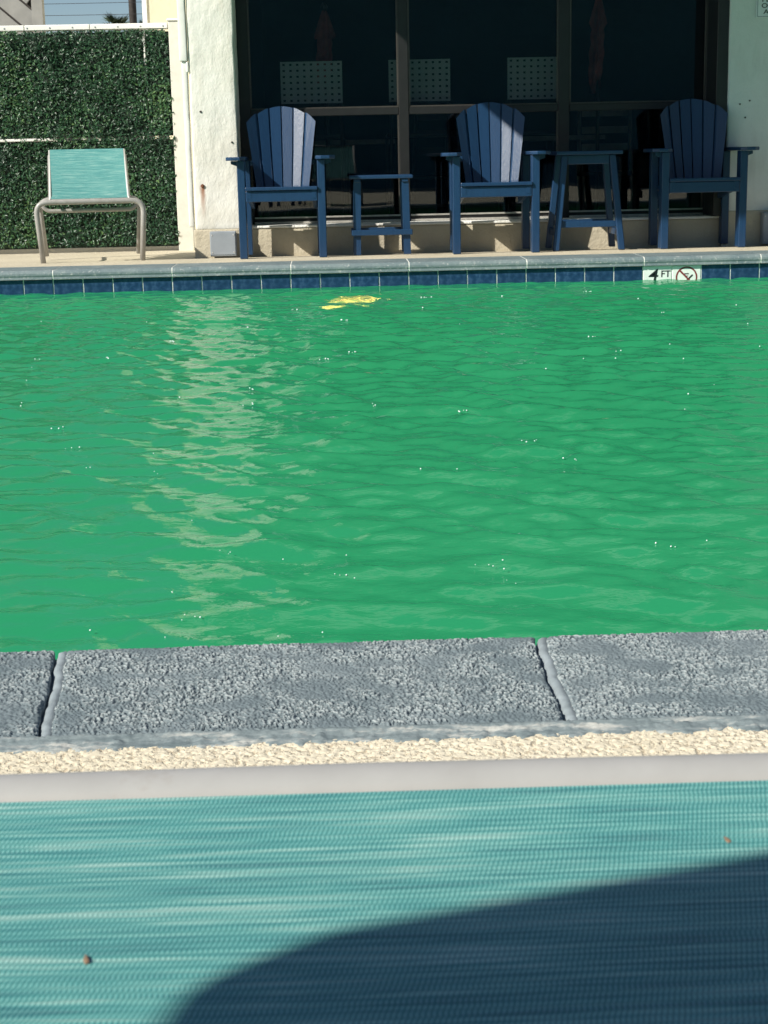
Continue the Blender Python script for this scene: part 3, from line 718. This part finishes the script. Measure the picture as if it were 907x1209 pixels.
# ------------------------------------------------------------------ navy chairs
def make_chair():
    r = empty('adirondack_chair'); nv = M['navy']
    for s in (-1, 1):
        box('front_leg', s*.234-.0225, s*.234+.0225, -.045, .045, 0, .566, nv, r, bev=.004, seg=2)
        x0, x1 = sorted((s*.205, s*.318))
        bm = bmesh.new()
        out = [(s*.203, -.07), (s*.235, -.105), (s*.285, -.10), (s*.318, -.06), (s*.312, .15), (s*.285, .40), (s*.245, .50), (s*.215, .50)]
        if s < 0: out = out[::-1]
        bm = loft([[(x, y, .567) for x, y in out], [(x, y, .588) for x, y in out]])
        es = [e for e in bm.edges if abs(e.verts[0].co.z-e.verts[1].co.z) < 1e-6]
        bmesh.ops.bevel(bm, geom=es, offset=.005, segments=2, affect='EDGES', profile=.5)
        arm = link('armrest', fin(bm, 'armrest'), nv, r)
        pr = [(s*.257, .5655), (s*.292, .5655), (s*.292, .548), (s*.257, .535)]
        link('arm_bracket', fin(prism_bm(pr, -.012, .012), 'arm_bracket'), nv, arm)
        box('rear_leg', s*.222-.0225, s*.222+.0225, .335, .405, 0, .566, nv, r, bev=.004, seg=2)
        bm = bmesh.new()
        poly = [(-.05, .392), (-.05, .345), (.40, .275), (.40, .318)]
        bm = loft([[(s*.190-.011, y, z) for y, z in poly], [(s*.190+.011, y, z) for y, z in poly]])
        link('side_rail', fin(bm, 'side_rail'), nv, r)
    box('apron', -.2105, .2105, -.048, -.026, .328, .391, nv, r, bev=.004, seg=2)
    for i in range(5):
        y = -.025+i*.082; z = .402-.16*max(0, (y+.02))
        Mx = Matrix.Translation((0, y, z)) @ Matrix.Rotation(-.155 if i else -.02, 4, 'X')
        box('seat_slat', -.2105, .2105, -.037, .037, -.010, .011, nv, r, bev=.004, seg=2, M=Mx)
    # fan back: six slats on a concave arc, leaning back
    b0, b1 = .158, .212; n = 6; g = .0022
    lean = math.atan2(.135, .58)
    for i in range(n):
        t0, t1 = -1+2*i/n, -1+2*(i+1)/n
        def xw(t, z): return t*(b0+(b1-b0)*min(1, max(0, (z-.40)/.40)))
        def ztop(t): return .788+.094*(1-t*t)
        zl, zr = ztop(t0), ztop(t1); zm = ztop((t0+t1)/2)
        pts = [(t0, .345), (t1, .345), (t1, .42), (t1, .6), (t1, zr), ((t0+2*t1)/3, ztop((t0+2*t1)/3)), ((2*t0+t1)/3, ztop((2*t0+t1)/3)), (t0, zl), (t0, .6), (t0, .42)]
        tm = (t0+t1)/2; ang = tm*R(44)
        def place(t, z, dy):
            xx = xw(t, z); xx += g if t < tm else -g
            xc = xw(tm, z)
            yy = .235+(z-.22)*math.tan(lean) - .10*(tm*tm)*(.6+.5*(z-.22))      # concave: the edges come forward
            lx_ = xx-xc
            return (xc+lx_*math.cos(ang)+dy*math.sin(ang)*-1, yy-lx_*math.sin(ang)+dy*math.cos(ang), z)
        bm = loft([[place(t, z, -.009) for t, z in pts], [place(t, z, .009) for t, z in pts]])
        es = [e for e in bm.edges if len(e.link_faces) == 2 and e.calc_face_angle(0) > .9]
        bmesh.ops.bevel(bm, geom=es, offset=.0035, segments=1, affect='EDGES', profile=.5)
        link('back_slat', fin(bm, 'back_slat'), nv, r)
    for z, wd in ((.39, .166), (.565, .20)):
        y = .235+(z-.22)*math.tan(lean)+.022
        box('back_rail', -wd, wd, y, y+.024, z-.03, z, nv, r, bev=.003)
    return r
ch = make_chair()
CH = 'navy chairs along the window wall'
spots = [(-.299, 9.42, -.002, 'navy slatted chair in full sun beside the white pillar'),
         (.962, 9.42, -.002, 'navy slatted chair with a diagonal shadow across its fan back'),
         (2.213, 9.50, -.003, 'navy slatted chair in deep shade beside the notice wall')]
for i, (x, y, z, lab) in enumerate(spots):
    o = ch if i == 0 else copy_tree(ch)
    o.location = (x, y, z); tag(o, lab, 'chair', CH)
# small table between the chairs
tb = empty('side_table', (.289, 9.50, -.002)); tag(tb, 'low navy side table standing between the two sunny navy chairs', 'table')
nv = M['navy']
for i in range(4): box('top_slat', -.188, .188, -.02+i*.082, .056+i*.082, .446, .466, nv, tb, bev=.004, seg=2)
for sx in (-1, 1):
    for y0 in (.0, .26):
        poly = [(sx*.150-.021, .0), (sx*.150+.021, .0), (sx*.142+.021, .425), (sx*.142-.021, .425)]
        link('leg', fin(prism_bm(poly, y0, y0+.036), 'leg'), nv, tb)
    box('top_bearer', sx*.142-.019, sx*.142+.019, -.01, .305, .425, .4455, nv, tb, bev=.003)
for y0 in (-.0215, .297): box('stretcher', -.182, .182, y0, y0+.021, .115, .148, nv, tb, bev=.003)
# taller stool-height table
sb = empty('tall_stool', (1.525, 9.47, -.002)); tag(sb, 'tall navy stool with splayed legs between the shaded chairs', 'stool')
for i in range(4): box('top_slat', -.196, .196, -.02+i*.094, .070+i*.094, .560, .582, nv, sb, bev=.004, seg=2)
def splay(sx, sy):
    xt, xb = sx*.142, sx*.198; yt = .165+sy*.125; yb = .165+sy*.165; a_ = .019
    secs = [[(xb-a_, yb-a_, 0), (xb+a_, yb-a_, 0), (xb+a_, yb+a_, 0), (xb-a_, yb+a_, 0)], [(xt-a_, yt-a_, .559), (xt+a_, yt-a_, .559), (xt+a_, yt+a_, .559), (xt-a_, yt+a_, .559)]]
    bm = loft(secs); bmesh.ops.bevel(bm, geom=list(bm.edges), offset=.004, segments=1, affect='EDGES'); link('leg', fin(bm, 'leg'), nv, sb)
for sx in (-1, 1):
    for sy in (-1, 1): splay(sx, sy)
    box('side_stretcher', sx*.183-.010, sx*.183+.010, .03, .30, .085, .125, nv, sb, bev=.003)
for y0 in (.018, .290):
    box('apron', -.125, .125, y0+.012, y0+.030, .505, .5585, nv, sb, bev=.003); box('stretcher', -.166, .166, y0-.004, y0+.016, .135, .172, nv, sb, bev=.003)

# ------------------------------------------------------------------ loungers
def sling_mesh(name, path, hw, sag, nx=40):
    """path: list of (y, z) along the lounger; UV in metres for the weave"""
    P = [Vector((0, y, z)) for y, z in path]; L = [0]
    for a_, b_ in zip(P, P[1:]): L.append(L[-1]+(b_-a_).length)
    xs = np.linspace(-hw, hw, nx); co = []; uv = []
    for (y, z), l in zip(path, L):
        for x in xs:
            k = math.sin(math.pi*min(1, l/L[-1])) if L[-1] else 0
            co.append((x, y, z-sag*(1-(x/hw)**2)*k)); uv.append((x, l))
    ny = len(path); me = grid_mesh(name, xs, np.arange(ny), np.zeros((ny, nx)))
    me.vertices.foreach_set('co', np.array(co, np.float32).ravel())
    ul = me.uv_layers.new(name='UVMap'); idx = np.empty(len(me.loops), np.int32); me.loops.foreach_get('vertex_index', idx)
    ul.data.foreach_set('uv', np.array(uv, np.float32)[idx].ravel()); me.update(); return me
# far lounger by the leaf screen (front frame toward the pool)
fl = empty('sun_lounger', (-1.432, 9.46, -.003), R(8.6)); tag(fl, 'turquoise sling lounger with taupe tube frame in front of the leaf screen', 'lounger')
tr = .0160
def uframe(name, y, dy, xb, xt, zt, rad, parent, r_=tr):
    return tube(name, fillet([(-xb, y+dy, 0), (-xt, y, zt), (xt, y, zt), (xb, y+dy, 0)], rad), r_, M['tube'], parent, 12)
uframe('front_leg_frame', 0, 0, .290, .315, .352, .075, fl)
uframe('rear_leg_frame', .70, .03, .290, .315, .352, .075, fl)
for s in (-1, 1):
    tube('side_rail', fillet([(s*.234, .018, .350), (s*.234, .22, .340), (s*.234, .72, .617)], .05), .0105, M['tube'], fl, 12)
    tube('back_strut', [(s*.23, .70, .339), (s*.22, .66, .57)], .009, M['tube'], fl, 8)
    tube('brace', [(s*.315, .012, .29), (s*.315, .69, .29)], .010, M['tube'], fl, 10)
tube('cross_bar', fillet([(-.29, .30, .335), (-.26, .30, .292), (.26, .30, .292), (.29, .30, .335)], .03), .012, M['tube'], fl, 10)
tube('top_bar', [(-.234, .72, .617), (.234, .72, .617)], .0125, M['tube'], fl, 12)
pth = [(.015+.012*i, .369) for i in range(12)]+[(.15+.055*i*.9+.0, (.372+max(0, (i-.5))*.0272)) for i in range(1, 12)]
link('sling', sling_mesh('sling', pth, .226, .006), M['sling'], fl)
for s in (-1, 1):
    bm = tube_bm([(s*.230, .015, .367), (s*.230, .16, .368), (s*.230, .7, .652)], .006, 8); link('sling_edge', fin(bm, 'sling_edge', True), M['sling_edge'] if 'sling_edge' in M else M['whitechair'], fl)

# near lounger: the photographer's own, only its foot end in the picture
SZ = .300; SE = .668
def big_lounger(name, loc, rz, lab, group=None):
    g = empty(name, loc, rz); tag(g, lab, 'lounger', group)
    # local y: 0 at the end bar, negative toward the head
    tube('end_bar', [(-.335, .008, SZ-.006), (-.2, .009, SZ-.0055), (0, .010, SZ-.005), (.2, .009, SZ-.0055), (.335, .008, SZ-.006)], .0145, M['endbar'], g, 24)
    for s in (-1, 1):
        tube('side_rail', [(s*.325, .006, SZ-.012), (s*.325, -.78, SZ-.012)], .0145, M['endbar'], g, 14)
        tube('back_rail', [(s*.30, -.76, SZ-.006), (s*.30, -1.36, SZ+.42)], .0125, M['endbar'], g, 14)
        tube('leg', fillet([(s*.325, -.10, SZ-.02), (s*.335, -.09, .12), (s*.335, -.09, -.004)], .05), .0135, M['endbar'], g, 12)
        tube('leg', fillet([(s*.325, -.70, SZ-.02), (s*.335, -.71, .12), (s*.335, -.71, -.004)], .05), .0135, M['endbar'], g, 12)
    path = [(-.0065-.0135*i, SZ+.003-.004*min(1, i/4)) for i in range(57)]
    link('sling', sling_mesh('sling', path, .311, .008, 60), M['sling'], g)
    path = [(-.775-.02*i, SZ+.005+.0143*i) for i in range(30)]
    link('back_sling', sling_mesh('back_sling', path, .287, .012, 40), M['sling'], g)
    tube('head_bar', [(-.30, -1.36, SZ+.42), (.30, -1.36, SZ+.42)], .0125, M['endbar'], g, 12)
    return g
big_lounger('sun_lounger', (.0, SE, -.0030), R(-.4), 'turquoise sling lounger with pale grey end bar on the near deck')
# specks on its sling
for x, y, zs, s_, lab in ((-0.0985, 0.5309, .2925, .72, 'small brown speck of debris on the sunlit turquoise sling'), (0.1591, 0.6099, .2948, .62, 'pale speck of debris near the shadow edge on the sling')):
    bm = bmesh.new(); bmesh.ops.create_icosphere(bm, subdivisions=2, radius=.0022*s_)
    for v in bm.verts: v.co = Vector((v.co.x*.7+v.co.y*-.5, v.co.y*1.9, v.co.z*.7))*(1+.25*math.sin(v.co.x*3000+v.co.y*1700))
    tag(link('debris_speck', fin(bm, 'debris_speck', True), M['bug'], loc=(x, y, zs)), lab, 'debris')
# unseen bar table added left of the lounger to throw the sling's shadow
bt = empty('shadow_table', (-.888, -.048, -.0075), R(16)); tag(bt, 'unseen navy bar table added to cast the shadow on the foreground sling', 'table')
pts = []
for cx, cy, a0 in ((.40, -.06, 0), (.06, -.06, 90), (.06, -.40, 180), (.40, -.40, 270)):
    for k in range(7):
        t = R(a0+k*15); pts.append((cx+.06*math.cos(t), cy+.06*math.sin(t)))
link('table_top', fin(loft([[(x, y, 1.025) for x, y in pts], [(x, y, 1.05) for x, y in pts]]), 'table_top'), nv, bt)
for lx_, ly_ in ((.07, -.07), (.39, -.07), (.07, -.39), (.39, -.39)): box('leg', lx_-.02, lx_+.02, ly_-.02, ly_+.02, 0, 1.0245, nv, bt, bev=.003)
for ly_ in (-.07, -.39): box('stretcher', .0905, .3695, ly_-.012, ly_+.012, .3, .34, nv, bt, bev=.002)

# ------------------------------------------------------------------ things behind the glass
def perforated_panel(name, w_, z0, z1, nxh, nzh, y, mat, parent):
    """sheet with real square-cut holes"""
    bm = bmesh.new(); fr = .34
    def ticks(a_, b_, n):
        p = (b_-a_)/n; out = [a_]
        for i in range(n): out += [a_+p*(i+.5-fr/2), a_+p*(i+.5+fr/2)]
        return out+[b_]
    tx, tz = ticks(-w_/2, w_/2, nxh), ticks(z0, z1, nzh)
    V_ = [[bm.verts.new((x, y, z)) for x in tx] for z in tz]
    for j in range(len(tz)-1):
        for i in range(len(tx)-1):
            if i % 2 == 1 and j % 2 == 1: continue
            bm.faces.new((V_[j][i], V_[j][i+1], V_[j+1][i+1], V_[j+1][i]))
    r_ = bmesh.ops.extrude_face_region(bm, geom=list(bm.faces))
    for v in r_['geom']:
        if isinstance(v, bmesh.types.BMVert): v.co.y += .006
    return link(name, fin(bm, name), mat, parent)
def bar_chair():
    r = empty('bar_chair'); wm = M['whitechair']
    perforated_panel('back_panel', .392, .95, 1.208, 9, 7, 0, wm, r)
    for s in (-1, 1):
        tube('rear_leg', [(s*.185, .03, 0), (s*.185, .02, .7), (s*.185, .014, 1.2)], .011, M['darkwood'], r, 8)
        tube('front_leg', [(s*.20, .43, 0), (s*.20, .41, .73)], .011, M['darkwood'], r, 8)
    box('seat', -.21, .21, .03, .43, .731, .755, M['darkwood'], r, bev=.006); tube('foot_rest', [(-.2, .42, .28), (.2, .42, .28)], .009, M['darkwood'], r, 8)
    return r
bc = bar_chair(); BG = 'white backed bar chairs behind the glass'
for i, (x, lab) in enumerate(((-.116, 'white perforated bar chair back behind the sunny navy chair'), (.572, 'white perforated bar chair back half hidden by the window mullion'), (1.33, 'white perforated bar chair back behind the diagonal shadow chair'))):
    o = bc if i == 0 else copy_tree(bc)
    o.location = (x, 10.33, -.04); tag(o, lab, 'bar chair', BG)
def umbrella(x, y, zt, zb, zw, rw_, lab, seed):
    g = empty('closed_umbrella', (x, y, -.04)); tag(g, lab, 'umbrella', 'closed red umbrellas behind the glass'); zt += .04; zb += .04; zw += .04
    tube('pole', [(0,0,.06), (0,0,zt+.03)], .014, M['darkwood'], g, 8)
    disc = [[(r_*math.cos(2*math.pi*i/20), r_*math.sin(2*math.pi*i/20), z_) for i in range(20)] for r_, z_ in ((.22, 0), (.22, .035), (.05, .06), (.03, .09))]
    link('base', fin(loft(disc), 'base'), M['darkwood'], g)
    secs = []; rr = random.Random(seed); n = 48; ph = rr.uniform(0, 6)
    for i in range(26):
        t = i/25; z = zt+(zb-zt)*t
        tw = (zt-zw)/(zt-zb)
        r_ = rw_*(.12+.88*min(1, t/tw)**.8) if t < tw else rw_*(.62+.12*math.sin((t-tw)*5)+.05*math.sin(t*31))
        ring_ = []
        for k in range(n):
            a_ = 2*math.pi*k/n; q = r_*(1+.26*math.sin(a_*6+ph+t*1.6)+.10*math.sin(a_*11+t*4))
            zz = z - (.05*math.sin(a_*6+ph)+.02*math.sin(a_*3+1) if i == 25 else 0) + (-.025*math.sin(a_*6) if abs(t-tw) < .03 else 0)
            ring_.append((q*math.cos(a_)-.02*t*t, q*math.sin(a_), zz))
        secs.append(ring_)
    link('folded_canopy', fin(loft(secs), 'folded_canopy', True), M['umbrella'], g)
    disc = [[(r_*math.cos(2*math.pi*i/10), r_*math.sin(2*math.pi*i/10), z_) for i in range(10)] for r_, z_ in ((.02, zt-.01), (.024, zt+.015), (.008, zt+.04))]
    link('finial', fin(loft(disc), 'finial', True), M['darkwood'], g)
umbrella(-.025, 10.62, 1.51, 1.05, 1.34, .056, 'closed dark red umbrella behind the glass above a white chair back', 1)
umbrella(1.762, 10.62, 1.57, 1.01, 1.37, .054, 'longer closed dark red umbrella behind the glass near the shaded chair', 2)
# dining tables with pale-edged chairs further in
def inner_table(x, y, lab):
    g = empty('dining_table', (x, y, -.04)); tag(g, lab, 'table', 'dark tables behind the glass')
    box('table_top', -.36, .36, -.3, .3, .70, .73, M['darkwood'], g, bev=.004); box('edge_band', -.361, .361, -.306, -.3005, .70, .732, M['palewood'], g, bev=.001)
    tube('column', [(0,0,.03), (0,0,.699)], .03, M['darkwood'], g, 10); box('foot', -.25, .25, -.03, .03, 0, .029, M['darkwood'], g); box('cross_foot', -.03, .03, -.25, .25, .0295, .05, M['darkwood'], g)
inner_table(.10, 11.9, 'dark table with pale edge behind the glass left of the mullion'); inner_table(1.62, 11.9, 'dark table with pale edge behind the glass by the tall stool')
def inner_chair(x, y, rz, lab, mt):
    g = empty('dining_chair', (x, y, -.04), rz); tag(g, lab, 'chair', 'chairs behind the glass')
    for sx in (-1, 1):
        tube('rear_leg', [(sx*.19, 0, 0), (sx*.19, .02, .45), (sx*.18, -.05, .93)], .013, mt, g, 8); tube('front_leg', [(sx*.19, .38, 0), (sx*.19, .36, .44)], .013, mt, g, 8)
    box('seat', -.2, .2, .0, .4, .441, .47, M['darkwood'], g, bev=.006)
    for z_ in (.62, .74, .86): box('back_slat', -.165, .165, -.035, -.02, z_, z_+.05, mt, g, bev=.003)
inner_chair(-.33, 11.65, R(20), 'dark dining chair behind the glass left of the small table', M['darkwood'])
inner_chair(1.98, 11.6, R(-15), 'pale framed dining chair behind the glass by the shaded chair', M['palewood'])
inner_chair(.78, 11.7, R(160), 'dark dining chair behind the glass beyond the middle chair', M['darkwood'])
